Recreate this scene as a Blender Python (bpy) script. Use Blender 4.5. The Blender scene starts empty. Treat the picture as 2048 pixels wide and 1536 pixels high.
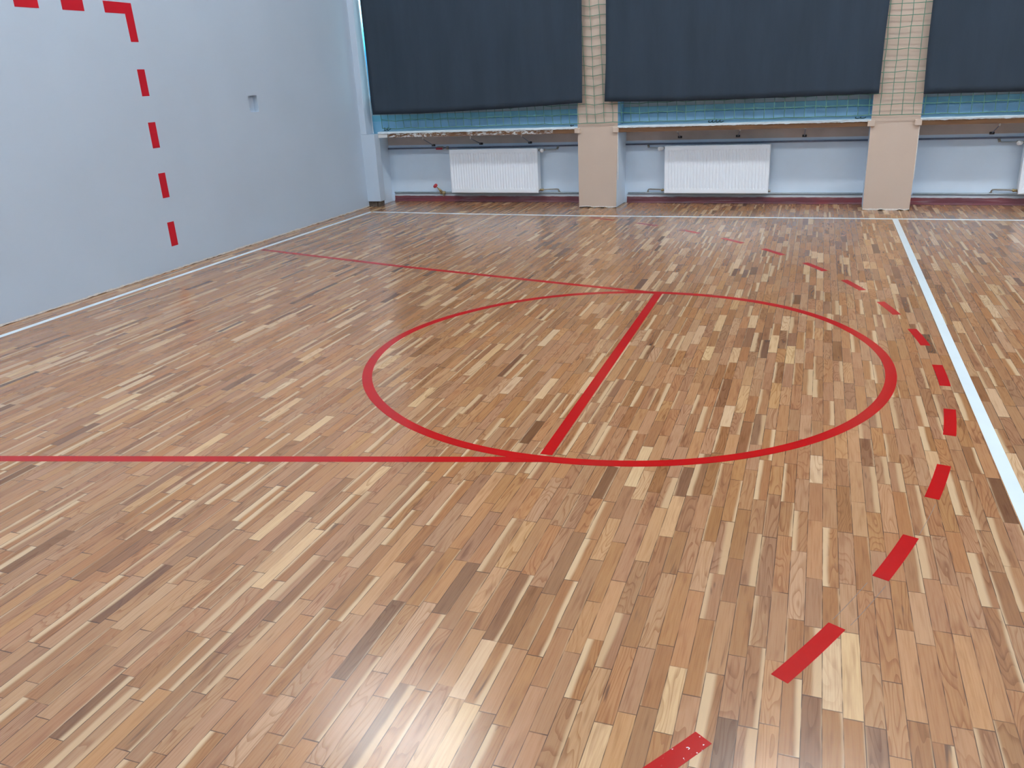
import bpy, math, random
from mathutils import Vector, Matrix
random.seed(7)
PI = math.pi
S = bpy.context.scene
COL = S.collection
rad = math.radians

# ------------------------------------------------------------------ frame of the window wall
ANG = math.atan(-0.0235)
OY = 4.04
U = Vector((math.cos(ANG), math.sin(ANG), 0)); N = Vector((-math.sin(ANG), math.cos(ANG), 0))
def W(u, off, z):
    p = U*u + N*off
    return Vector((p.x, p.y + OY, z))
WM = Matrix.Translation((0, OY, 0)) @ Matrix.Rotation(ANG, 4, 'Z')

# ------------------------------------------------------------------ node helpers
class NT:
    def __init__(s, name, rough=0.6, spec=0.5):
        s.m = bpy.data.materials.new(name); s.m.use_nodes = True
        s.t = s.m.node_tree; s.n = s.t.nodes
        s.b = s.n['Principled BSDF']; s.b.inputs['Roughness'].default_value = rough
        s.b.inputs['Specular IOR Level'].default_value = spec
    def new(s, ty, **k):
        n = s.n.new(ty)
        for a, v in k.items(): setattr(n, a, v)
        return n
    def put(s, sock, v):
        if v is None: return
        if isinstance(v, bpy.types.NodeSocket): s.t.links.new(v, sock)
        elif isinstance(v, (tuple, list)) and len(v) == 3 and sock.type == 'RGBA': sock.default_value = (*v, 1)
        else: sock.default_value = v
    def math(s, op, a, b=None, c=None, clamp=False):
        n = s.new('ShaderNodeMath', operation=op, use_clamp=clamp)
        s.put(n.inputs[0], a); s.put(n.inputs[1], b); s.put(n.inputs[2], c)
        return n.outputs[0]
    def coord(s, which='Object'):
        return s.new('ShaderNodeTexCoord').outputs[which]
    def sep(s, v):
        n = s.new('ShaderNodeSeparateXYZ'); s.put(n.inputs[0], v); return n.outputs
    def comb(s, x, y, z):
        n = s.new('ShaderNodeCombineXYZ')
        for i, v in enumerate((x, y, z)): s.put(n.inputs[i], v)
        return n.outputs[0]
    def noise(s, vec, scale=5, detail=2, rough=0.5, dist=0.0):
        n = s.new('ShaderNodeTexNoise'); s.put(n.inputs['Vector'], vec)
        n.inputs['Scale'].default_value = scale; n.inputs['Detail'].default_value = detail
        n.inputs['Roughness'].default_value = rough; n.inputs['Distortion'].default_value = dist
        return n.outputs['Fac']
    def white(s, vec):
        n = s.new('ShaderNodeTexWhiteNoise', noise_dimensions='3D'); s.put(n.inputs['Vector'], vec)
        return n.outputs
    def ramp(s, f, stops, interp='LINEAR'):
        n = s.new('ShaderNodeValToRGB'); s.put(n.inputs[0], f)
        e = n.color_ramp.elements; n.color_ramp.interpolation = interp
        while len(e) < len(stops): e.new(0.5)
        for el, (p, c) in zip(e, stops):
            el.position = p; el.color = (*c, 1) if len(c) == 3 else c
        return n.outputs[0]
    def mix(s, f, a, b, mode='MIX'):
        n = s.new('ShaderNodeMix', data_type='RGBA', blend_type=mode)
        s.put(n.inputs[0], f); s.put(n.inputs[6], a); s.put(n.inputs[7], b)
        return n.outputs[2]
    def smooth(s, v, a, b):
        n = s.new('ShaderNodeMapRange', interpolation_type='SMOOTHSTEP'); s.put(n.inputs[0], v)
        n.inputs[1].default_value = a; n.inputs[2].default_value = b
        return n.outputs[0]
    def color(s, v): s.put(s.b.inputs['Base Color'], v); return s
    def bump(s, h, strength=0.2, dist=0.01):
        n = s.new('ShaderNodeBump'); n.inputs['Strength'].default_value = strength; n.inputs['Distance'].default_value = dist
        s.put(n.inputs['Height'], h); s.t.links.new(n.outputs[0], s.b.inputs['Normal'])

def plain(name, col, rough=0.6, var=0.06, scale=6, metal=0, spec=0.5, bump=0):
    k = NT(name, rough, spec)
    n = k.noise(k.coord(), scale, 4)
    lo = tuple(c*(1-var) for c in col); hi = tuple(min(1, c*(1+var)) for c in col)
    k.color(k.ramp(n, [(0.3, lo), (0.7, hi)])); k.b.inputs['Metallic'].default_value = metal
    if bump: k.bump(k.noise(k.coord(), 90, 3), bump, 0.004)
    return k.m

# ------------------------------------------------------------------ materials
def parquet():
    k = NT('oak_parquet', 0.27, 0.6)
    BW, BL = 0.0455, 0.285
    x, y, z = k.sep(k.coord())
    u = k.math('DIVIDE', x, BW); row = k.math('FLOOR', u); fu = k.math('SUBTRACT', u, row)
    rr = k.white(k.comb(row, 3.7, 1.1))[0]
    v = k.math('ADD', k.math('DIVIDE', y, BL), k.math('MULTIPLY', rr, 19.0))
    wv = k.math('SINE', k.math('ADD', k.math('MULTIPLY', v, 2.1), k.math('MULTIPLY', rr, 70.0)))
    v = k.math('ADD', v, k.math('MULTIPLY', wv, 0.13))
    colm = k.math('FLOOR', v); fv = k.math('SUBTRACT', v, colm)
    w1 = k.white(k.comb(row, colm, 0.5)); w2 = k.white(k.comb(row, colm, 9.5))
    r1 = w1[0]; c1 = k.sep(w1[1]); c2 = k.sep(w2[1])
    ramp = k.ramp(r1, [(0.0, (.165, .076, .036)), (.022, (.225, .106, .050)), (.07, (.295, .142, .063)), (.30, (.335, .164, .074)),
                       (.60, (.375, .188, .087)), (.84, (.405, .210, .100)), (.94, (.465, .262, .130)), (.975, (.58, .385, .215))])
    # hue drift between boards
    hs = k.new('ShaderNodeHueSaturation'); k.put(hs.inputs['Color'], ramp)
    k.put(hs.inputs['Hue'], k.math('ADD', k.math('MULTIPLY', c2[0], 0.007), 0.4975))
    k.put(hs.inputs['Saturation'], k.math('ADD', k.math('MULTIPLY', c2[1], 0.14), 0.92))
    hs.inputs['Value'].default_value = 1.05
    base = hs.outputs[0]
    seed = k.math('MULTIPLY', r1, 61.0)
    # fine grain along the board
    g = k.noise(k.comb(k.math('MULTIPLY', x, 210), k.math('MULTIPLY', y, 7), seed), 1, 4, 0.6)
    base = k.mix(k.math('MULTIPLY', k.smooth(g, .40, .72), .42), base, k.mix(1, base, (.62, .50, .40), 'MULTIPLY'))
    # cathedral figure on part of the boards
    cn = k.noise(k.comb(k.math('MULTIPLY', x, 17), k.math('MULTIPLY', y, 2.3), seed), 1, 1.5, .4, .35)
    fr = k.math('FRACT', k.math('MULTIPLY', cn, 15))
    line = k.math('MULTIPLY', k.smooth(fr, .55, 1.0), k.smooth(c1[1], .30, .75))
    base = k.mix(k.math('MULTIPLY', line, .62), base, k.mix(1, base, (.58, .45, .34), 'MULTIPLY'))
    # broad cloudy tone inside one board
    cl = k.noise(k.comb(k.math('MULTIPLY', x, 34), k.math('MULTIPLY', y, 5), seed), 1, 2)
    base = k.mix(k.smooth(cl, .55, .85), base, k.mix(1, base, (.60, .50, .46), 'MULTIPLY'))
    # pale sapwood along one edge of many boards
    side = k.math('GREATER_THAN', c1[2], .5)
    e = k.math('ABSOLUTE', k.math('SUBTRACT', fu, side))
    wob = k.noise(k.comb(k.math('MULTIPLY', x, 7), k.math('MULTIPLY', y, 2.6), seed), 1, 2)
    wid = k.math('ADD', k.math('MULTIPLY', k.math('POWER', c2[2], 1.6), .62), k.math('MULTIPLY', k.math('SUBTRACT', wob, .5), .55))
    has = k.math('LESS_THAN', c1[0], .47)
    sap = k.math('MULTIPLY', k.smooth(k.math('SUBTRACT', wid, e), -.06, .22), has)
    base = k.mix(k.math('MULTIPLY', sap, .84), base, k.ramp(c2[1], [(0, (.52, .335, .180)), (1, (.64, .46, .275))]))
    # dark streaks and knots
    st = k.noise(k.comb(k.math('MULTIPLY', x, 40), k.math('MULTIPLY', y, 3.6), k.math('ADD', seed, 30)), 1, 2, .5, .4)
    base = k.mix(k.math('MULTIPLY', k.smooth(st, .70, .80), .75), base, (.085, .045, .030))
    # seams
    du = k.math('MULTIPLY', k.math('MINIMUM', fu, k.math('SUBTRACT', 1, fu)), BW)
    dv = k.math('MULTIPLY', k.math('MINIMUM', fv, k.math('SUBTRACT', 1, fv)), BL)
    d = k.math('MINIMUM', du, k.math('MULTIPLY', dv, .8))
    sv = k.noise(k.comb(k.math('MULTIPLY', x, 12), k.math('MULTIPLY', y, 12), 0), 1, 2)
    seam = k.math('MULTIPLY', k.math('SUBTRACT', 1, k.smooth(d, .0004, .0016)), k.smooth(sv, .22, .60))
    base = k.mix(k.math('MULTIPLY', seam, .95), base, (.055, .028, .018))
    k.color(base)
    rv = k.noise(k.coord(), 1.3, 3)
    k.put(k.b.inputs['Roughness'], k.math('ADD', k.math('MULTIPLY', rv, .08), .185))
    k.bump(k.math('ADD', k.math('MULTIPLY', seam, -1), k.math('MULTIPLY', r1, .25)), .10, .0006)
    return k.m

WALL = (.475, .57, .675)
TAN = (.53, .425, .345)
M = {}
M['floor'] = parquet()
M['wall'] = plain('pale_grey_wall_paint', WALL, .55, .02, 1.5, bump=.08)
M['niche'] = plain('grey_niche_paint', (.64, .765, .89), .6, .03, 3, bump=.1)
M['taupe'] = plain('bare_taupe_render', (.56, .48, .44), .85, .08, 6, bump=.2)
M['ceiling'] = plain('white_ceiling_paint', (.82, .83, .83), .8, .02)
M['tan'] = plain('tan_wall_paint', TAN, .6, .025, 3, bump=.1)
M['plaster'] = plain('chipped_white_plaster', (.70, .68, .64), .85, .12, 60)
M['sillwhite'] = plain('white_gloss_paint', (.66, .76, .82), .4, .06, 20)
M['gap'] = plain('dark_joint', (.045, .038, .034), .9, .2, 40)
M['debris'] = plain('rough_dark_concrete', (.13, .105, .085), .95, .35, 35, bump=.6)
M['blue'] = plain('blue_gloss_paint', (.35, .61, .80), .35, .07, 5)
M['teal'] = plain('teal_gloss_paint', (.23, .53, .65), .4, .07, 5)
M['dullblue'] = plain('dull_blue_paint', (.42, .47, .50), .5, .07, 5)
M['radiator'] = plain('white_enamel', (.82, .88, .94), .32, .01, 4)
M['plastic'] = plain('white_plastic', (.78, .78, .78), .4, .02)
M['pipe'] = plain('blue_grey_painted_pipe', (.17, .19, .27), .45, .15, 20)
M['palepipe'] = plain('pale_grey_painted_pipe', (.36, .42, .46), .45, .08, 20)
M['steel'] = plain('dull_steel', (.34, .33, .30), .38, .1, 30, metal=.9)
M['brass'] = plain('dull_brass', (.42, .33, .17), .42, .15, 40, metal=.8)
M['redplastic'] = plain('red_valve_enamel', (.46, .03, .045), .4, .08, 30)
M['graphite'] = plain('graphite', (.16, .125, .10), .6, .1, 30)
M['black'] = plain('blackened_iron', (.025, .025, .028), .6, .2, 30)
M['twine'] = plain('green_twine', (.085, .215, .15), .7, .1, 40)
M['darktwine'] = plain('dark_teal_twine', (.012, .045, .055), .7, .1, 40)
M['white_line'] = plain('white_line_paint', (.70, .80, .84), .30, .02, 8)

def red_paint(name, col, rough, flecks=False):
    k = NT(name, rough, .24)
    n = k.noise(k.coord(), 5, 3)
    c = k.ramp(n, [(.3, tuple(v*.95 for v in col)), (.7, tuple(min(1, v*1.05) for v in col))])
    if flecks:
        f = k.noise(k.coord(), 90, 1); f2 = k.noise(k.coord(), 7, 2)
        c = k.mix(k.math('MULTIPLY', k.smooth(f, .70, .74), k.smooth(f2, .45, .55)), c, (.85, .85, .85))
    k.color(c); return k.m
M['red'] = red_paint('red_line_paint', (.40, .006, .005), .22)
M['red_fleck'] = red_paint('red_line_paint_with_white_flecks', (.40, .006, .005), .22, True)
M['wall_red'] = red_paint('red_wall_paint', (.50, .010, .022), .5)

def blind_mat():
    k = NT('charcoal_blackout_fabric', .9, .2)
    x, y, z = k.sep(k.coord())
    n = k.noise(k.comb(k.math('MULTIPLY', x, 5), 0, k.math('MULTIPLY', z, .8)), 1, 4, .6)
    n2 = k.noise(k.coord(), 160, 2)
    c = k.ramp(n, [(.3, (.027, .041, .059)), (.7, (.034, .051, .074))])
    c = k.mix(k.math('MULTIPLY', n2, .25), c, (.044, .054, .066))
    k.color(c); k.bump(n2, .25, .002); return k.m
M['blind'] = blind_mat()

def sill_edge():     # brown board edge with white paint runs along its top
    k = NT('brown_board_edge_with_white_drips', .6)
    x, y, z = k.sep(k.coord())
    w = k.noise(k.comb(k.math('MULTIPLY', x, 2.0), 0, 0), 1, 2)
    wood = k.ramp(k.noise(k.comb(k.math('MULTIPLY', x, 3), 0, k.math('MULTIPLY', z, 60)), 1, 3), [(.3, (.10, .045, .016)), (.7, (.18, .085, .032))])
    hgt = k.noise(k.comb(k.math('MULTIPLY', x, 34), 0, 3), 1, 3, .6)
    # paint line wanders between 3 mm and 14 mm under the top, with long runs here and there
    run = k.math('MULTIPLY', k.smooth(k.noise(k.comb(k.math('MULTIPLY', x, 55), 0, 8), 1, 1), .71, .77), .045)
    depth = k.math('ADD', k.math('MULTIPLY', hgt, .016), run)
    top = k.smooth(k.math('ADD', z, depth), .8470, .8485)
    # blotchy smears on the first stretch
    bl = k.noise(k.comb(k.math('MULTIPLY', x, 16), 0, k.math('MULTIPLY', z, 45)), 1, 4, .7)
    near = k.math('MAXIMUM', k.math('LESS_THAN', x, .30), k.math('MULTIPLY', k.math('LESS_THAN', x, 2.35), k.smooth(w, .38, .52)))
    blot = k.math('MULTIPLY', k.smooth(k.math('ADD', bl, k.math('MULTIPLY', k.math('LESS_THAN', x, .30), .3)), .50, .55), near)
    c = k.mix(k.math('MAXIMUM', top, k.math('MULTIPLY', blot, .9)), wood, (.62, .65, .66))
    k.color(c); return k.m
M['sill_edge'] = sill_edge()

def skirting():
    k = NT('worn_maroon_paint', .35)
    x, y, z = k.sep(k.coord())
    n = k.noise(k.comb(k.math('MULTIPLY', x, 2.2), 0, k.math('MULTIPLY', z, 12)), 1, 4, .6)
    c = k.ramp(n, [(.25, (.10, .028, .038)), (.5, (.165, .045, .058)), (.75, (.22, .030, .036))])
    g = k.noise(k.comb(k.math('MULTIPLY', x, 3), 2, k.math('MULTIPLY', z, 55)), 1, 4, .6)
    c = k.mix(k.math('MULTIPLY', k.smooth(g, .52, .72), .55), c, (.30, .25, .26))
    t = k.math('ADD', z, k.math('MULTIPLY', k.noise(k.comb(k.math('MULTIPLY', x, 8), 0, 0), 1, 3), .02))
    c = k.mix(k.smooth(t, .074, .084), c, (.48, .52, .55))
    k.color(c); return k.m
M['skirting'] = skirting()

def glass():
    k = NT('window_glass')
    t = k.t; out = [n for n in k.n if n.type == 'OUTPUT_MATERIAL'][0]
    tr = k.new('ShaderNodeBsdfTransparent'); gl = k.new('ShaderNodeBsdfGlossy'); gl.inputs['Roughness'].default_value = .02
    tr.inputs[0].default_value = (.92, .97, 1, 1)
    mx = k.new('ShaderNodeMixShader'); fr = k.new('ShaderNodeFresnel'); fr.inputs[0].default_value = 1.5
    t.links.new(fr.outputs[0], mx.inputs[0]); t.links.new(tr.outputs[0], mx.inputs[1]); t.links.new(gl.outputs[0], mx.inputs[2])
    t.links.new(mx.outputs[0], out.inputs[0]); return k.m
M['glass'] = glass()

# ------------------------------------------------------------------ mesh helpers
class MB:
    def __init__(s): s.v = []; s.f = []; s.mi = []
    def quad(s, *p, mi=0):
        i = len(s.v); s.v += [tuple(q) for q in p]; s.f.append(tuple(range(i, i+len(p)))); s.mi.append(mi); return s
    def box(s, a, b, mi=0):
        (x0, y0, z0), (x1, y1, z1) = a, b
        i = len(s.v)
        s.v += [(x0, y0, z0), (x1, y0, z0), (x1, y1, z0), (x0, y1, z0), (x0, y0, z1), (x1, y0, z1), (x1, y1, z1), (x0, y1, z1)]
        for f in ((0, 3, 2, 1), (4, 5, 6, 7), (0, 1, 5, 4), (1, 2, 6, 5), (2, 3, 7, 6), (3, 0, 4, 7)):
            s.f.append(tuple(i+j for j in f)); s.mi.append(mi)
        return s
    def tube(s, path, r, n=8, cap=True, mi=0):
        path = [Vector(p) for p in path]; rings = []
        rs = r if isinstance(r, (list, tuple)) else [r]*len(path)
        for j, p in enumerate(path):
            if j == 0: d = path[1]-p
            elif j == len(path)-1: d = p-path[j-1]
            else: d = (path[j+1]-p).normalized()+(p-path[j-1]).normalized()
            d.normalize()
            a = d.cross(Vector((0, 0, 1)))
            if a.length < .05: a = d.cross(Vector((0, 1, 0)))
            a.normalize(); b = d.cross(a)
            i = len(s.v); rings.append(i)
            for q in range(n):
                t = 2*PI*q/n; s.v.append(tuple(p+(a*math.cos(t)+b*math.sin(t))*rs[j]))
        for A, B in zip(rings, rings[1:]):
            for q in range(n):
                s.f.append((A+q, A+(q+1) % n, B+(q+1) % n, B+q)); s.mi.append(mi)
        if cap:
            s.f.append(tuple(rings[0]+q for q in range(n))[::-1]); s.f.append(tuple(rings[-1]+q for q in range(n))); s.mi += [mi, mi]
        return s
    def prism(s, pts, z0, z1, mi=0):    # plan polygon (counter-clockwise) between two heights
        i = len(s.v); n = len(pts)
        s.v += [(p[0], p[1], z0) for p in pts]+[(p[0], p[1], z1) for p in pts]
        s.f.append(tuple(range(i, i+n))[::-1]); s.f.append(tuple(range(i+n, i+2*n))); s.mi += [mi, mi]
        for q in range(n):
            s.f.append((i+q, i+(q+1) % n, i+n+(q+1) % n, i+n+q)); s.mi.append(mi)
        return s
    def strip(s, L, R, z0, z1, closed=False, mi=0):   # flat ribbon with thickness
        n = len(L); i = len(s.v)
        for a, b in zip(L, R): s.v += [(*a, z0), (*b, z0), (*a, z1), (*b, z1)]
        for q in range(n if closed else n-1):
            A = i+4*q; B = i+4*((q+1) % n)
            for f in ((A+2, A+3, B+3, B+2), (A, B, B+1, A+1), (A, A+2, B+2, B), (A+1, B+1, B+3, A+3)):
                s.f.append(f); s.mi.append(mi)
        if not closed:
            B = i+4*(n-1)
            s.f += [(i, i+1, i+3, i+2), (B, B+2, B+3, B+1)]; s.mi += [mi, mi]
        return s
    def build(s, name, mats, parent=None, mtx=None, smooth=False, bevel=0, merge=False):
        me = bpy.data.meshes.new(name)
        vs = s.v if mtx is None else [tuple(mtx @ Vector(p)) for p in s.v]
        me.from_pydata(vs, [], s.f); me.update()
        for m in (mats if isinstance(mats, (list, tuple)) else [mats]): me.materials.append(M[m])
        for p, mi in zip(me.polygons, s.mi): p.material_index = mi; p.use_smooth = smooth
        o = bpy.data.objects.new(name, me); COL.objects.link(o)
        if parent: o.parent = parent
        if bevel:
            b = o.modifiers.new('bevel', 'BEVEL'); b.width = bevel; b.segments = 2; b.limit_method = 'ANGLE'
        return o

def tag(o, label=None, cat=None, group=None, kind=None):
    for k_, v_ in (('label', label), ('category', cat), ('group', group), ('kind', kind)):
        if v_: o[k_] = v_
    return o
def thing(name, label, cat, loc=(0, 0, 0), rz=0, group=None):
    o = bpy.data.objects.new(name, None); COL.objects.link(o); o.empty_display_size = .1
    o.location = loc; o.rotation_euler = (0, 0, rz); return tag(o, label, cat, group)
def struct(mb, name, mats, **k): return tag(mb.build(name, mats, **k), kind='structure')

# ------------------------------------------------------------------ room shell
XR, YF, CH = 11.8, -5.9, 5.2
struct(MB().box((-.6, YF-.3, -.08), (XR+.3, 4.8, 0)), 'floor', 'floor')
struct(MB().box((-.6, YF-.3, CH), (XR+.3, 4.8, CH+.1)), 'ceiling', 'ceiling')
struct(MB().box((XR, YF-.3, 0), (XR+.2, 4.6, CH)), 'wall_right', 'wall')
struct(MB().box((-.3, YF-.3, 0), (XR+.2, YF, CH)), 'wall_front', 'wall')

# left wall: one face with a rectangular recess, ragged plaster foot over a dark joint
RY0, RY1, RZ0, RZ1, RD = 1.897, 2.037, 1.203, 1.353, .05
yend = 4.02
m = MB()
def foot(mb, pts, hi, front, back, rim):      # ragged bottom strip: pts along the wall, outward side 'front'
    pass
def yz(y, z, x=0.0): return (x, y, z)
def ragged(n, amp): return [max(.001, amp*(random.random()**2.2)) for _ in range(n)]
ys = [YF + (yend-YF)*i/330 for i in range(331)]
low = ragged(331, .0055); rim = [max(low[i]+.003, .010+.008*random.random()) for i in range(331)]
for i in range(330):
    a, b = ys[i], ys[i+1]
    m.quad(yz(a, low[i]), yz(b, low[i+1]), yz(b, rim[i+1]), yz(a, rim[i]), mi=1)
    m.quad(yz(a, rim[i]), yz(b, rim[i+1]), yz(b, .03), yz(a, .03))
m.quad(yz(YF, 0, -.012), yz(yend, 0, -.012), yz(yend, .03, -.012), yz(YF, .03, -.012), mi=2)
m.quad(yz(YF, .03), yz(RY0, .03), yz(RY0, CH), yz(YF, CH))
m.quad(yz(RY1, .03), yz(yend, .03), yz(yend, CH), yz(RY1, CH))
m.quad(yz(RY0, .03), yz(RY1, .03), yz(RY1, RZ0), yz(RY0, RZ0))
m.quad(yz(RY0, RZ1), yz(RY1, RZ1), yz(RY1, CH), yz(RY0, CH))
m.box((-.3, YF, .0), (-.06, yend, CH))
m.quad(yz(yend, 0), yz(yend, 0, -.06), yz(yend, CH, -.06), yz(yend, CH))
struct(m, 'wall_left', ['wall', 'plaster', 'gap'])

# the recess: its own lining with rough plaster at the back
m = MB()
m.quad((-RD, RY0, RZ0), (-RD, RY1, RZ0), (-RD, RY1, RZ1), (-RD, RY0, RZ1), mi=0)
m.quad((0, RY0, RZ0), (0, RY1, RZ0), (-RD, RY1, RZ0), (-RD, RY0, RZ0))
m.quad((0, RY0, RZ1), (-RD, RY0, RZ1), (-RD, RY1, RZ1), (0, RY1, RZ1))
m.quad((0, RY0, RZ0), (-RD, RY0, RZ0), (-RD, RY0, RZ1), (0, RY0, RZ1))
m.quad((0, RY1, RZ0), (0, RY1, RZ1), (-RD, RY1, RZ1), (-RD, RY1, RZ0))
rec = thing('wall_recess', 'small rectangular recess cut into the pale grey left wall', 'recess', (0, (RY0+RY1)/2, RZ0))
rc = Matrix.Translation((0, -(RY0+RY1)/2, -RZ0))
m.build('lining', 'wall', rec, rc)
m = MB()
for cy, cz, r in ((1.918, 1.262, .014), (1.935, 1.247, .018), (1.922, 1.225, .012), (1.948, 1.232, .010)):
    m.tube([(-RD, cy, cz), (-RD+.012, cy, cz), (-RD+.02, cy, cz)], [r, r*.8, r*.3], 7)
m.build('plaster_lump', 'niche', rec, rc)

# ------------------------------------------------------------------ window wall (frame u, off, z)
PIL = [(2.630, 3.052), (5.547, 5.970)]
END3 = 8.47
BAYS = [(.075, 2.630), (3.052, 5.547), (5.970, END3)]
m = MB()
# niche back wall: pale paint up to 0.68, bare render above, and the dark joint
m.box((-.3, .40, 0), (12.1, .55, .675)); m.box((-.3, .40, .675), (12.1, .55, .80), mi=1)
m.box((-.3, .22, 3.6), (12.1, .5, CH))              # head above the windows
m.box((END3+.42, 0, 0), (12.1, .40, CH))            # plain wall further right
m.box((-.3, .02, 0), (.075, .40, .80))              # left cheek of the first niche
m.box((-.5, .02, .80), (-.30, .5, CH))
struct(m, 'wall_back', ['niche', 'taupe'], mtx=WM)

def pillar(u0, u1, u1t, label):
    t = thing('pillar', label, 'pillar', W(u0, 0, 0), ANG, 'tan pillars between the windows')
    mb = MB(); w = u1-u0; wt = u1t-u0; n = 34; D = .40
    rg = random.Random(int(u0*100)); kn = [max(0, rg.uniform(-.006, .014)) for _ in range(12)]
    lo = [kn[int(i/n*10)]*(1-(i/n*10) % 1)+kn[int(i/n*10)+1]*((i/n*10) % 1)+.001 for i in range(n+1)]
    rm = [max(.016, lo[i]+.007)+.003*rg.random() for i in range(n+1)]
    for i in range(n):
        a, b = w*i/n, w*(i+1)/n
        mb.quad((a, 0, lo[i]), (b, 0, lo[i+1]), (b, 0, rm[i+1]), (a, 0, rm[i]), mi=1)
        mb.quad((a, 0, rm[i]), (b, 0, rm[i+1]), (b, 0, .05), (a, 0, .05), mi=0)
    mb.quad((0, .02, 0), (w, .02, 0), (w, .02, .05), (0, .02, .05), mi=4)
    wm = w+(wt-w)*.25
    mb.quad((0, 0, .05), (w, 0, .05), (wt, 0, .85), (0, 0, .85), mi=0)
    mb.quad((0, 0, .85), (wt, 0, .85), (wt, 0, CH), (0, 0, CH), mi=0)
    # cheeks: pale paint below the sill, blue above
    mb.quad((0, D, .006), (0, 0, .006), (0, 0, .82), (0, D, .82), mi=2); mb.quad((0, D, .82), (0, 0, .82), (0, 0, CH), (0, D, CH), mi=3)
    mb.quad((w, 0, .006), (w, D, .006), (wt, D, .82), (wt, 0, .82), mi=2); mb.quad((wt, 0, .82), (wt, D, .82), (wt, D, CH), (wt, 0, CH), mi=3)
    # white arris where the tan paint stops short of the corner
    mb.box((wt-.004, -.0015, .30), (wt+.0015, .004, .80), mi=1)
    mb.build('shaft', ['tan', 'plaster', 'niche', 'blue', 'gap'], t)
    for a, b in ((-.030, .035), (wt-.048, wt+.012)):
        MB().box((a, -.028, .797), (b, .01, .850)).build('corbel', 'tan', t, bevel=.004)
    return t
pillar(2.630, 3.052, 3.073, 'tan plaster pillar with green netting between the two radiators')
pillar(5.547, 5.970, 5.975, 'tan plaster pillar with green netting at the end of the white centre line')

# corner boxing beside the left wall
t = thing('corner_pilaster', 'pale grey boxed pilaster in the corner, its foot stopping short of the floor', 'pilaster', W(.0, -.1, 0), ANG)
mb = MB().box((-.03, 0, .066), (.178, .125, .842))
def hexa(mb, u0, u1, ya, yb, za, zb):      # ya, yb: (front, back) at the lower and the upper end
    i = len(mb.v)
    for (f, k_), z in ((ya, za), (yb, zb)): mb.v += [(u0, f, z), (u1, f, z), (u1, k_, z), (u0, k_, z)]
    for f in ((0, 3, 2, 1), (4, 5, 6, 7), (0, 1, 5, 4), (1, 2, 6, 5), (2, 3, 7, 6), (3, 0, 4, 7)): mb.f.append(tuple(i+j for j in f)); mb.mi.append(0)
    return mb
hexa(mb, -.03, .078, (0, .160), (0, .026), .842, CH)
mb.build('casing', 'wall', t, bevel=.006)
hexa(MB(), .070, .0805, (.157, .172), (.023, .038), .842, CH).build('edge_bead', 'radiator', t)
mb = MB(); prev = None
for i in range(14):
    a = i/13*.165; h = .066; d = .02+.02*random.random()
    mb.box((-.02+a, d, 0), (-.02+a+.0135, .124, h-.001*random.random()))
mb.build('foot', 'debris', t)

# skirtings
def skirt(u0, u1, name):
    mb = MB(); n = 40
    prof = [(.40, .094), (.388, .092), (.386, .076), (.376, .074), (.373, .022), (.366, .018), (.362, .002), (.40, .002)]
    rings = []
    for i in range(n+1):
        u = u0+(u1-u0)*i/n; j = .0015*random.uniform(-1, 1); rings.append([(u, o+j, z+(j if z > .05 else 0)) for o, z in prof])
    for A, B in zip(rings, rings[1:]):
        for q in range(len(prof)-1): mb.quad(A[q], A[q+1], B[q+1], B[q])
    mb.quad(*rings[0]); mb.quad(*rings[-1][::-1])
    return struct(mb, name, 'skirting', mtx=WM)
skirt(.118, 2.629, 'baseboard_back')
skirt(3.083, 5.546, 'baseboard_back.001')
skirt(5.983, END3, 'baseboard_back.002')
mb = MB().box((.0751, .385, .002), (.113, .40, .088)); struct(mb, 'trim_1', 'niche', mtx=WM)

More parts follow.
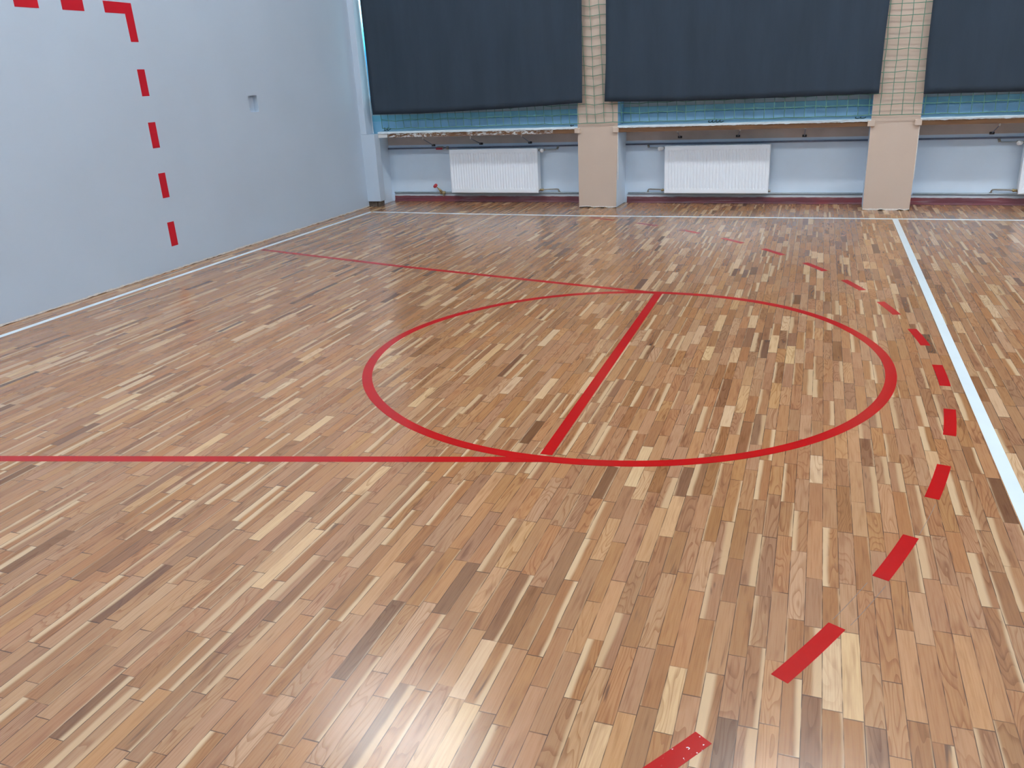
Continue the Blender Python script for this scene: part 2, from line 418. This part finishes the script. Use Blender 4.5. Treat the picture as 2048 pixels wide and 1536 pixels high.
# windows: sill with painted top, blue rails, glass
def window(i, u0, u1, ul):
    t = bpy.data.objects.new('window_%d' % i, None); COL.objects.link(t); t.location = W(0, 0, 0); t.rotation_euler = (0, 0, ANG)
    tag(t, kind='structure')
    e = .0005
    mb = MB(); mb.box((ul+e, -.004, .796), (u1-e, .012, .8455)); mb.build('sill_edge', 'sill_edge', t)
    n = 160; mb = MB(); pr = []; rnd = random.Random(40+i)
    for q in range(n+1):
        u = ul+e+(u1-ul-2*e)*q/n; j = .0025*math.sin(u*7.3+i)+.0015*random.uniform(-1, 1)
        k2 = .006*max(0, math.sin(u*19+i)*math.sin(u*43))+.003*rnd.random()
        pr.append([(u, -.012+j, .8440-k2), (u, -.014+j, .856), (u, -.006, .862), (u, .030, .864), (u, .245, .884), (u, .245, .80), (u, .012, .797), (u, .012, .8440-k2)])
    for A, B in zip(pr, pr[1:]):
        for q in range(7): mb.quad(A[q], A[q+1], B[q+1], B[q], mi=1 if q < 3 else 0)
    mb.quad(*pr[0]); mb.quad(*pr[-1][::-1])
    mb.build('window_sill', ['blue', 'sillwhite'], t)
    mb = MB()
    mb.box((u0+e, .245, .800), (u1-e, .40, .965))
    mb.build('bottom_rail', 'blue', t, bevel=.004)
    mb = MB().box((u0+e, .262, .965), (u1-e, .40, 1.035)); mb.build('apron', 'teal', t, bevel=.004)
    mb = MB().box((u0+e, .272, 1.035), (u1-e, .40, 1.20)); mb.build('panel', 'dullblue', t)
    mb = MB()
    um = (u0+u1)/2
    mb.box((u0+e, .28, 1.20), (u0+.05, .34, 3.6)); mb.box((u1-.05, .28, 1.20), (u1-e, .34, 3.6)); mb.box((um-.04, .28, 1.20), (um+.04, .34, 3.6))
    mb.box((u0+.05, .28, 1.20), (um-.04, .34, 1.26)); mb.box((um+.04, .28, 1.20), (u1-.05, .34, 1.26))
    mb.box((u0+.05, .28, 3.54), (um-.04, .34, 3.6)); mb.box((um+.04, .28, 3.54), (u1-.05, .34, 3.6))
    mb.build('window_frame', 'blue', t)
    for a, b in ((u0+.05, um-.04), (um+.04, u1-.05)):
        MB().box((a, .308, 1.26), (b, .312, 3.54)).build('pane', 'glass', t)
window(1, -.298, 2.630, .178)
window(2, 3.074, 5.547, 3.074)
window(3, 5.976, END3, 5.976)

# blackout blinds in front of the pillars
def blind(Ls, bottom, Rs, label, seed):
    rnd = random.Random(seed)
    def interp(tab, x):
        for (a, b), (c, d) in zip(tab, tab[1:]):
            if x <= c: return b+(d-b)*(x-a)/(c-a)
        return tab[-1][1]
    nu, nz, top = 46, 30, 4.3
    ph = [rnd.uniform(0, 6) for _ in range(6)]
    def pt(i, j, back):
        f = i/nu
        u_b = bottom[0][0]+(bottom[-1][0]-bottom[0][0])*f
        z0 = interp(bottom, u_b); z = z0+(top-z0)*(j/nz)**1.15
        ul, ur = interp(Ls, z), interp(Rs, z)
        u = ul+(ur-ul)*f
        w = .006*math.sin(f*11+ph[0])+.004*math.sin(f*23+ph[1]+z*.8)+.003*math.sin(f*41+ph[2]-z*.5)
        return (u, -.080+w+(.003 if back else 0), z)
    mb = MB(); W1 = nu+1
    for back in (0, 1):
        for j in range(nz+1):
            for i in range(nu+1): mb.v.append(pt(i, j, back))
    K = W1*(nz+1)
    for j in range(nz):
        for i in range(nu):
            a = j*W1+i
            mb.f.append((a, a+1, a+W1+1, a+W1)); mb.f.append((K+a, K+a+W1, K+a+W1+1, K+a+1))
    edge = [i for i in range(nu)]
    for i in range(nu):
        mb.f.append((i, K+i, K+i+1, i+1)); a = nz*W1+i; mb.f.append((a, a+1, K+a+1, K+a))
    for j in range(nz):
        a = j*W1; mb.f.append((a, a+W1, K+a+W1, K+a)); b = a+nu; mb.f.append((b, K+b, K+b+W1, b+W1))
    mb.mi = [0]*len(mb.f)
    o = mb.build('blackout_blind', 'blind', smooth=True)
    o.matrix_world = WM
    return tag(o, label, 'blind', 'charcoal blackout blinds over the windows')
blind([(1.06, .178), (1.22, .169), (1.63, .169), (1.81, .166), (2.05, .162), (2.28, .158), (4.3, .14)],
      [(.174, 1.061), (.79, 1.057), (1.41, 1.069), (1.77, 1.075), (2.24, 1.091), (2.71, 1.108)],
      [(1.1, 2.709), (2.1, 2.721), (4.3, 2.74)], 'charcoal blackout blind nearest the left wall, its hem rising to the right', 1)
blind([(1.1, 2.950), (1.5, 2.968), (2.08, 2.972), (4.3, 2.98)],
      [(2.950, 1.112), (3.69, 1.090), (4.23, 1.090), (4.89, 1.090), (5.585, 1.095)],
      [(1.09, 5.588), (1.58, 5.590), (1.89, 5.600), (4.3, 5.64)], 'widest charcoal blackout blind hanging between the two tan pillars', 2)
blind([(1.07, 5.968), (1.5, 5.955), (1.87, 5.954), (4.3, 5.95)],
      [(5.968, 1.076), (6.77, 1.068), (8.5, 1.075)],
      [(1.07, 8.5), (4.3, 8.5)], 'charcoal blackout blind cut off by the right edge of the photo', 3)

# safety net behind the blinds
t = thing('safety_net', 'green square-mesh safety net hanging across the pillars and window sills', 'net', W(.2, -.03, .9), ANG)
P = .0957; mb = MB()
k0, k1 = -26, 58; rows = 15
rn = random.Random(5)
jit = {}
def node(k, r):
    u_ = 2.741+P*k
    if (k, r) not in jit:
        sag = .016 if (k % 5 == 1 and u_ < 4.2) else (.004 if k % 2 else 0)
        jit[k, r] = (rn.uniform(-.004, .004), rn.uniform(-.002, .002), rn.uniform(-.005, .005)-sag*(.9 if r else .2))
    j = jit[k, r]; u = 2.741+P*k
    off = -.022-.008*min(3.2, max(0, u-2.6))
    lean = -.004*r if u < 4.2 else .0
    return (u-.2+j[0]+lean, off+.03+j[1], .0+P*r+j[2])
for k in range(k0, k1+1): mb.tube([node(k, r) for r in range(rows)], .0033, 5, False)
for r in range(1, rows): mb.tube([node(k, r) for k in range(k0, k1+1)], .0033, 5, False)
mb.build('mesh', 'twine', t)
mb = MB(); mb.tube([node(k, 0) for k in range(k0, k1+1)], .0042, 6); mb.build('bottom_rope', 'twine', t)

# twine left lying on the sills
def clump(u, off, z, w, h, mat, label, loops, seed):
    r = random.Random(seed); pts = []
    for i in range(loops*8+1):
        f = i/(loops*8)
        a = i/8*2*PI
        pts.append((w*(f-.5)+.25*w/loops*math.cos(a), .018*math.sin(a)+r.uniform(-.004, .004), .005+h*(.5+.5*math.sin(a+.6))*r.uniform(.35, 1)))
    mb = MB(); mb.tube(pts, .0042, 6)
    o = mb.build('twine_coil', mat, smooth=True); o.location = W(u, off, z); o.rotation_euler = (0, 0, ANG)
    return tag(o, label, 'twine')
clump(4.080, .03, .8660, .15, .022, 'darktwine', 'dark twine lying tangled on the sill above the middle radiator', 4, 3)
clump(.265, .06, .8690, .09, .035, 'darktwine', 'short dark twine knot on the sill corner nearest the left wall', 2, 8)
clump(5.44, .03, .8660, .09, .012, 'darktwine', 'short dark twine scrap on the sill beside the right-hand pillar', 2, 9)
clump(2.55, .03, .8660, .035, .012, 'black', 'tiny black twine scrap on the sill left of the first pillar', 1, 10)

# hooked struts under the sills
def strut(ut, zt, ub, zb, label):
    t = thing('sill_strut', label, 'strut', W(ub, .4, zb), ANG, 'iron struts under the window sills')
    d = ut-ub
    MB().tube([(d, -.35, .797-zb), (d, -.345, zt-zb), (d*.35, -.13, (zt-zb)*.35), (0, -.012, 0)], .0045, 6).build('rod', 'pipe', t, smooth=True)
    MB().tube([(d, -.35, .800-zb), (d, -.352, zt-zb-.004)], [.010, .007], 8).build('plug', 'plaster', t)
    MB().box((-.022, -.014, -.012), (.022, -.001, .012)).build('foot', 'black', t, bevel=.003)
for a in ((.736, .766, .699, .668, 'thin iron strut under the sill left of the leftmost radiator'),
          (1.340, .762, 1.323, .676, 'thin iron strut under the sill above the left half of the leftmost radiator'),
          (1.962, .772, 1.938, .678, 'thin iron strut under the sill above the right end of the leftmost radiator'),
          (3.695, .782, 3.663, .704, 'thin iron strut under the sill above the left end of the middle radiator'),
          (4.327, .782, 4.273, .702, 'thin iron strut under the sill above the right half of the middle radiator'),
          (4.955, .786, 4.939, .690, 'thin iron strut under the sill right of the middle radiator'),
          (6.641, .774, 6.639, .681, 'thin iron strut under the sill at the right edge of the photo')): strut(*a)

# heating pipes
def pipe(u0, u1, z, r, mat, label, group):
    t = tag(MB().tube([(0, 0, 0), (u1-u0, 0, 0)], r, 10).build('heating_pipe', mat, smooth=True), label, 'pipe', group)
    t.location = W(u0, .40-r-.006, z); t.rotation_euler = (0, 0, ANG); return t
names = ('in the bay beside the left wall', 'in the bay between the two pillars', 'in the bay at the right edge of the photo')
for (u0, u1), nm in zip(((.077, 2.629), (3.054, 5.546), (5.973, END3-.01)), names):
    pipe(u0, u1, .637, .0095, 'pipe', 'dark upper heating pipe '+nm, 'upper heating pipes')
    pipe(u0+.04, u1, .108, .011, 'palepipe', 'pale lower heating pipe '+nm, 'lower heating pipes')

# radiators
def radiator(u0, u1, side, label):
    RZ0_, RZ1_, F, B = .125, .626, .24, .345
    t = thing('radiator', label, 'radiator', W(u0, F, 0), ANG, 'white panel radiators under the windows')
    L = u1-u0; n = int(round((L-.05)/.0333))
    # front panel with pressed ribs between flat borders
    def panel(name, y, sgn):
        mb = MB(); us = [0, .008]; ds = [.004, 0]
        x0, pitch = .022, (L-.044)/n
        for q in range(n):
            a = x0+q*pitch
            for f, d in ((.10, 0), (.26, .005), (.58, .005), (.74, 0)):
                us.append(a+pitch*f); ds.append(d)
        us += [L-.008, L]; ds += [0, .004]
        zs = [(RZ0_, 0, .004), (RZ0_+.008, 0, 0), (RZ0_+.040, 0, 0), (RZ0_+.060, 1, 0), (RZ1_-.060, 1, 0), (RZ1_-.040, 0, 0), (RZ1_-.006, 0, 0), (RZ1_, 0, .004)]
        g = []
        for z, k_, ed in zs:
            row = []
            for i, u in enumerate(us):
                d = ds[i]
                if 1 < i < len(us)-2: d = d*k_+ed
                else: d = max(d, ed)
                row.append((u, y+sgn*d, z))
            g.append(row)
        i0 = len(mb.v)
        for row in g: mb.v += row
        w = len(us)
        for j in range(len(g)-1):
            for i in range(w-1):
                a = i0+j*w+i; f = (a, a+1, a+w+1, a+w); mb.f.append(f if sgn > 0 else f[::-1]); mb.mi.append(0)
        mb.quad((0, y+sgn*.004, RZ0_), (L, y+sgn*.004, RZ0_), (L, y+sgn*.012, RZ0_), (0, y+sgn*.012, RZ0_))
        return mb.build(name, 'radiator', t)
    panel('front_panel', 0, 1); panel('back_panel', B-F, -1)
    for x in (0, L-.002):
        MB().box((x, .006, RZ0_+.03), (x+.002, B-F-.006, RZ1_-.004)).build('side_cover', 'radiator', t)
    mb = MB()
    for q in range(int(L/.02)): mb.box((.012+q*.02, .012, RZ1_-.010), (.012+q*.02+.009, B-F-.012, RZ1_-.004))
    mb.box((.004, .006, RZ1_-.012), (L-.004, .014, RZ1_-.003)); mb.box((.004, B-F-.014, RZ1_-.012), (L-.004, B-F-.006, RZ1_-.003))
    mb.build('top_grille', 'radiator', t)
    mb = MB()
    for q in range(int(L/.033)-1): mb.box((.03+q*.033, .016, .16), (.031+q*.033, B-F-.016, .6))
    mb.build('convector_fin', 'radiator', t)
    for x in (.12, L-.16): MB().box((x, B-F-.001, .2), (x+.03, .40-F, .58)).build('wall_bracket', 'radiator', t)
    # valve side
    s = 1 if side == 'right' else -1
    x = L if s > 0 else 0
    yv = .058
    vz = .600; rz = .153
    mb = MB().tube([(x, yv, vz), (x+s*.020, yv, vz)], .012, 10).tube([(x+s*.020, yv+.03, vz), (x+s*.020, yv-.012, vz)], .011, 10)
    vb = mb.build('valve_body', 'steel', t, smooth=True)
    hx = x+s*.024
    MB().tube([(hx, yv-.010, vz-.001), (hx+s*.012, yv-.026, vz-.002), (hx+s*.020, yv-.036, vz-.002), (hx+s*.036, yv-.060, vz-.003), (hx+s*.038, yv-.063, vz-.003)],
              [.013, .018, .021, .021, .017], 14).build('thermostatic_head', 'plastic', vb, smooth=True)
    xe = x+s*.205
    fp = MB().tube([(x+s*.020, yv+.01, vz), (x+s*.05, yv+.03, vz), (xe-s*.02, yv+.07, vz), (xe, .40-F-.022, vz+.01), (xe+s*.004, .40-F-.02, .637)], .0075, 8).build('flow_pipe', 'palepipe', t, smooth=True)
    MB().tube([(x+s*.052, yv+.032, vz), (x+s*.064, yv+.036, vz)], .013, 8).build('pipe_nut', 'steel', fp)
    MB().tube([(xe-s*.006, .40-F-.03, vz), (xe+s*.003, .40-F-.02, vz+.03)], .012, 8).build('elbow', 'steel', fp, smooth=True)
    MB().tube([(x-s*.004, yv, rz), (x+s*.03, yv+.004, rz)], .012, 10).tube([(x+s*.030, yv-.012, rz), (x+s*.030, yv+.03, rz)], .013, 10).build('return_valve', 'brass', t, smooth=True)
    rp_ = MB().tube([(x+s*.03, yv+.01, rz), (x+s*.06, yv+.04, rz), (xe-s*.025, .40-F-.03, rz), (xe-s*.008, .40-F-.026, rz-.003), (xe, .40-F-.024, rz-.015), (xe+s*.003, .40-F-.018, .110)], .0072, 8).build('return_pipe', 'steel', t, smooth=True)
    MB().tube([(xe+s*.003, .40-F-.018, .125), (xe+s*.003, .40-F-.018, .108)], .013, 8).build('pipe_nut', 'steel', rp_)
    MB().box((xe-.035, .40-F-.034, .104), (xe+.035, .40-F-.004, .118)).build('tee', 'palepipe', rp_, bevel=.004)
    # plug on the far end
    xp = 0 if s > 0 else L
    MB().tube([(xp, yv, .145), (xp-s*.022, yv, .145)], .013, 8).build('plug', 'steel', t)
    return t
radiator(.968, 2.073, 'right', 'white ribbed panel radiator nearest the left wall, under the first window')
radiator(3.528, 4.620, 'left', 'white ribbed panel radiator in the middle, between the two tan pillars')
radiator(6.911, 8.016, 'left', 'white panel radiator mostly cut off by the right edge of the photo')

# stop valves left of the first radiator
t = thing('gate_valve', 'brass gate valve with a red hand wheel low beside the leftmost radiator', 'valve', W(.785, .372, .108), ANG)
MB().tube([(-.035, 0, 0), (-.02, 0, 0), (.02, 0, 0), (.035, 0, 0)], [.016, .019, .019, .016], 10).tube([(0, 0, 0), (-.022, -.02, .030), (-.038, -.035, .052)], [.017, .014, .009], 10).build('body', 'brass', t, smooth=True)
stem = MB().tube([(-.034, -.031, .047), (-.062, -.058, .086)], .0055, 8).build('stem', 'brass', t, smooth=True)
MB().tube([(-.058, -.053, .080), (-.062, -.057, .086), (-.070, -.065, .096), (-.073, -.068, .100)], [.024, .029, .028, .020], 14).build('hand_wheel', 'redplastic', stem, smooth=True)
MB().tube([(.016, -.008, -.002), (.020, -.026, -.040)], .008, 8).build('drain', 'brass', t, smooth=True)
t = thing('ball_valve', 'small ball valve with a red lever on the upper pipe near the leftmost radiator', 'valve', W(.795, .372, .637), ANG)
MB().tube([(-.045, 0, 0), (-.03, 0, 0), (.03, 0, 0), (.045, 0, 0)], [.015, .019, .019, .015], 10).build('body', 'steel', t, smooth=True)
MB().box((-.035, -.052, -.016), (.050, -.040, .006)).build('lever', 'redplastic', t, bevel=.003)
MB().tube([(0, -.015, 0), (0, -.046, -.004)], .007, 8).build('stem', 'steel', t)
MB().tube([(.085, 0, 0), (.11, 0, 0)], .018, 8).build('union_nut', 'steel', t)

# ------------------------------------------------------------------ painted marks on the floor
def mark(mb, name, label, cat, mat='red', group=None):
    return tag(mb.build(name, mat), label, cat, group)
CX, CY = 4.1667, -.9088
tab = [(-152.5, 1.364), (-132.5, 1.353), (-113.7, 1.352), (-102.3, 1.351), (-88, 1.342), (-75.9, 1.347), (-60, 1.354), (-40, 1.358), (-23.9, 1.352),
       (-4.5, 1.349), (12.5, 1.354), (23.2, 1.352), (43.7, 1.365), (59.4, 1.366), (73.4, 1.344), (100, 1.335), (123.2, 1.332), (140.3, 1.324), (157.1, 1.336), (175.2, 1.362), (207.5, 1.364)]
def rc_(d):
    if d < -152.5: d += 360
    for (a, b), (c, e) in zip(tab, tab[1:]):
        if a <= d <= c:
            f = (d-a)/(c-a); f = f*f*(3-2*f); return b+(e-b)*f
    return tab[-1][1]
L, R = [], []
for i in range(240):
    d = -180+i*1.5
    r = sum(rc_(((d+o+180) % 360)-180) for o in (-9, -4.5, 0, 4.5, 9))/5
    a = rad(d); L.append((CX+r*math.cos(a), CY+r*math.sin(a))); R.append((CX+(r-.0505)*math.cos(a), CY+(r-.0505)*math.sin(a)))
mark(MB().strip(L, R, 0, .0012, True), 'floor_circle', 'big red circle painted on the wooden floor', 'floor marking')
mark(MB().prism([(4.126, -2.19), (4.1765, -2.19), (4.172, .40), (4.119, .40)], 0, .0008), 'floor_line', 'straight red line crossing the inside of the red circle', 'floor marking')
# tapering key lines
mark(MB().prism([(.24, -3.205), (.24, -3.152), (1.881, -2.759), (3.702, -2.319), (4.172, -2.206), (4.174, -2.254), (3.723, -2.364), (1.929, -2.799)][::-1], 0, .0006),
     'floor_line', 'long red line running from the circle to the left edge of the photo', 'floor marking')
mark(MB().prism([(.256, 1.390), (.256, 1.441), (1.937, .955), (3.563, .551), (4.13, .415), (4.12, .368), (3.563, .501), (1.937, .903)][::-1], 0, .0006),
     'floor_line', 'red line slanting from the white end line to the far side of the circle', 'floor marking')
# white lines
mark(MB().strip([(.181, YF+.4), (.181, -1.323), (.172, .17), (.176, 1.16), (.199, 3.560), (.200, 3.605)], [(.232, YF+.4), (.232, -1.323), (.222, .17), (.227, 1.16), (.251, 3.545), (.252, 3.560)][::1], 0, .0005),
     'floor_line', 'white line running along the foot of the left wall', 'floor marking', 'white_line')
mark(MB().strip([(.252, 3.600), (.7, 3.578), (1.5, 3.525), (2.79, 3.468), (4.41, 3.460), (5.5, 3.447), (6.86, 3.431), (11.4, 3.36)],
                [(.252, 3.553), (.7, 3.530), (1.5, 3.475), (2.79, 3.417), (4.41, 3.409), (5.5, 3.396), (6.86, 3.380), (11.4, 3.31)], 0, .0005),
     'floor_line', 'thin white line parallel to the window wall', 'floor marking', 'white_line')
mark(MB().prism([(5.785, 3.40), (5.782, -.5), (5.785, -5.4), (5.836, -5.4), (5.831, -.5), (5.834, 3.40)], 0, .0009),
     'floor_line', 'broad white line running from the right-hand pillar towards the camera', 'floor marking', 'white_line')
# dashed arc
AX, AY = 1.0401, -.9405
def sector(a0, a1, r0=4.6485, r1=4.6955, n=6):
    L = [(AX+r1*math.cos(rad(a0+(a1-a0)*i/n)), AY+r1*math.sin(rad(a0+(a1-a0)*i/n))) for i in range(n+1)]
    R = [(AX+r0*math.cos(rad(a0+(a1-a0)*i/n)), AY+r0*math.sin(rad(a0+(a1-a0)*i/n))) for i in range(n+1)]
    return L, R
DA = [(-37.05, -33.51), (-29.96, -26.43), (-22.85, -19.33), (-15.72, -12.19), (-8.62, -5.05), (-1.51, 2.10), (5.87, 9.48), (13.03, 16.55), (20.16, 23.67),
      (27.18, 30.7), (34.5, 37.9), (41.4, 44.75), (48.6, 51.6), (55.5, 58.7), (62.4, 66.3)]
ORD = ['flecked with white at the bottom edge', 'second up from the bottom', 'third up from the bottom',
       'fourth up from the bottom', 'nearest the white centre line, standing upright', 'just behind the one nearest the centre line',
       'seventh up from the bottom', 'eighth up from the bottom', 'ninth up from the bottom',
       'tenth up from the bottom', 'eleventh from the bottom, fading in the far glare', 'fourth from the far end',
       'third from the far end', 'second from the far end', 'at the far end, touching the white side line']
for i, ((a0, a1), o_) in enumerate(zip(DA, ORD)):
    L, R = sector(a0, a1)
    mark(MB().strip(L, R, 0, .0007), 'arc_dash', 'red dash of the dashed floor arc, '+o_, 'floor dash', 'red_fleck' if i == 0 else 'red', 'red dashes of the floor arc')
for (r, a0, a1, lb) in ((4.697, -26.1, -23.2, 'outer faint pencil arc between the second and third red floor dashes'), (4.651, -26.2, -23.4, 'inner faint pencil arc between the second and third red floor dashes'),
                        (4.690, -19.0, -16.2, 'faint pencil arc between the third and fourth red floor dashes')):
    L, R = sector(a0, a1, r-.0007, r+.0007)
    mark(MB().strip(L, R, 0, .0003), 'pencil_line', lb, 'pencil line', 'graphite', 'pencil guide lines on the floor')

# ------------------------------------------------------------------ goal painted on the left wall
def wmark(pts, name, label):
    mb = MB(); n = len(pts); T = .0012
    mb.v += [(0, y, z) for y, z in pts]+[(T, y, z) for y, z in pts]
    mb.f.append(tuple(range(n))[::-1]); mb.f.append(tuple(range(n, 2*n)))
    for q in range(n): mb.f.append((q, (q+1) % n, n+(q+1) % n, n+q))
    mb.mi = [0]*len(mb.f)
    return tag(mb.build(name, 'wall_red'), label, 'wall marking', 'red goal outline on the left wall')
wmark([(.328, 2.0), (.528, 2.0), (.534, 1.8), (.615, 1.8), (.608, 2.078), (.326, 2.081)], 'goal_corner', 'red L-shaped corner of the goal outline painted on the left wall')
wmark([(-.064, 2.0), (.133, 2.0), (.133, 2.08), (-.064, 2.08)], 'goal_dash', 'red block of the goal bar left of the L-shaped corner')
wmark([(-.456, 2.0), (-.262, 2.0), (-.262, 2.08), (-.456, 2.08)], 'goal_dash', 'leftmost red block of the goal bar at the top of the photo')
for y0, y1, z, lb in ((.542, .622, 1.4, 'topmost red dash of the goal post, right under the L-shaped corner'), (.549, .630, 1.0, 'second red dash down on the goal post'),
                      (.553, .632, .6, 'third red dash down on the goal post'), (.548, .627, .2, 'lowest red dash of the goal post, nearest the floor')):
    wmark([(y0, z), (y1, z), (y1-.002, z+.2), (y0-.002, z+.2)], 'goal_dash', lb+' on the left wall')

# ------------------------------------------------------------------ light
def emitter():
    k = NT('lit_lamp_diffuser'); k.b.inputs['Emission Color'].default_value = (.93, .97, 1.0, 1)
    k.b.inputs['Emission Strength'].default_value = LAMP; k.color((.9, .9, .9)); return k.m
LAMP = 42.5
M['lamp'] = emitter()
proto = None
def lamp(x, y, label):
    global proto
    if proto is None:
        proto = thing('ceiling_lamp', label, 'lamp', (x, y, CH), ANG, 'batten lamps on the ceiling')
        MB().box((-.76, -.14, -.06), (.76, .14, 0)).build('housing', 'plastic', proto)
        MB().box((-.74, -.12, -.185), (.74, .12, -.061)).build('diffuser', 'lamp', proto)
        return
    o = proto.copy(); COL.objects.link(o); o.location = (x, y, CH); o['label'] = label
    for c in list(proto.children):
        d = c.copy(); COL.objects.link(d); d.parent = o
cols = ('nearest the left wall', 'second from the left wall', 'third from the left wall', 'farthest from the left wall')
for xs, y, r in (((1.5, 5.4, 8.1, 10.8), .85, 'in the row near the windows'), ((1.1, 3.1, 8.1, 10.8), -3.5, 'in the row away from the windows')):
    for x, c in zip(xs, cols): lamp(x, y, 'white ceiling lamp '+c+' '+r)

w = bpy.data.worlds.new('sky'); S.world = w; w.use_nodes = True
nt = w.node_tree; bg = nt.nodes['Background']
tc = nt.nodes.new('ShaderNodeTexCoord'); sp = nt.nodes.new('ShaderNodeSeparateXYZ'); rp = nt.nodes.new('ShaderNodeValToRGB')
nt.links.new(tc.outputs['Generated'], sp.inputs[0]); nt.links.new(sp.outputs[2], rp.inputs[0]); nt.links.new(rp.outputs[0], bg.inputs[0])
e = rp.color_ramp.elements; e[0].position = 0.0; e[0].color = (.03, .07, .11, 1); e[1].position = .085; e[1].color = (.62, .95, 1, 1)
for p_, c_ in ((.014, (.03, .09, .15)), (.030, (.02, .13, .28)), (.052, (.08, .62, .95))):
    x_ = e.new(p_); x_.color = (*c_, 1)
bg.inputs[1].default_value = 5.0

# ------------------------------------------------------------------ camera
cam = bpy.data.cameras.new('camera'); co = bpy.data.objects.new('camera', cam); COL.objects.link(co)
cam.sensor_width = 36; cam.lens = 1651.3654/2048*36; cam.clip_end = 60
co.location = (5.0776, -5.0269, 1.4247); co.rotation_euler = (1.2120, .0473, .3386)
S.camera = co
S.view_settings.view_transform = 'Standard'; S.view_settings.look = 'None'
S.view_settings.exposure = 0.0; S.view_settings.gamma = 1; S.view_settings.use_curve_mapping = False
S.cycles.max_bounces = 8; S.cycles.diffuse_bounces = 5; S.cycles.use_denoising = True
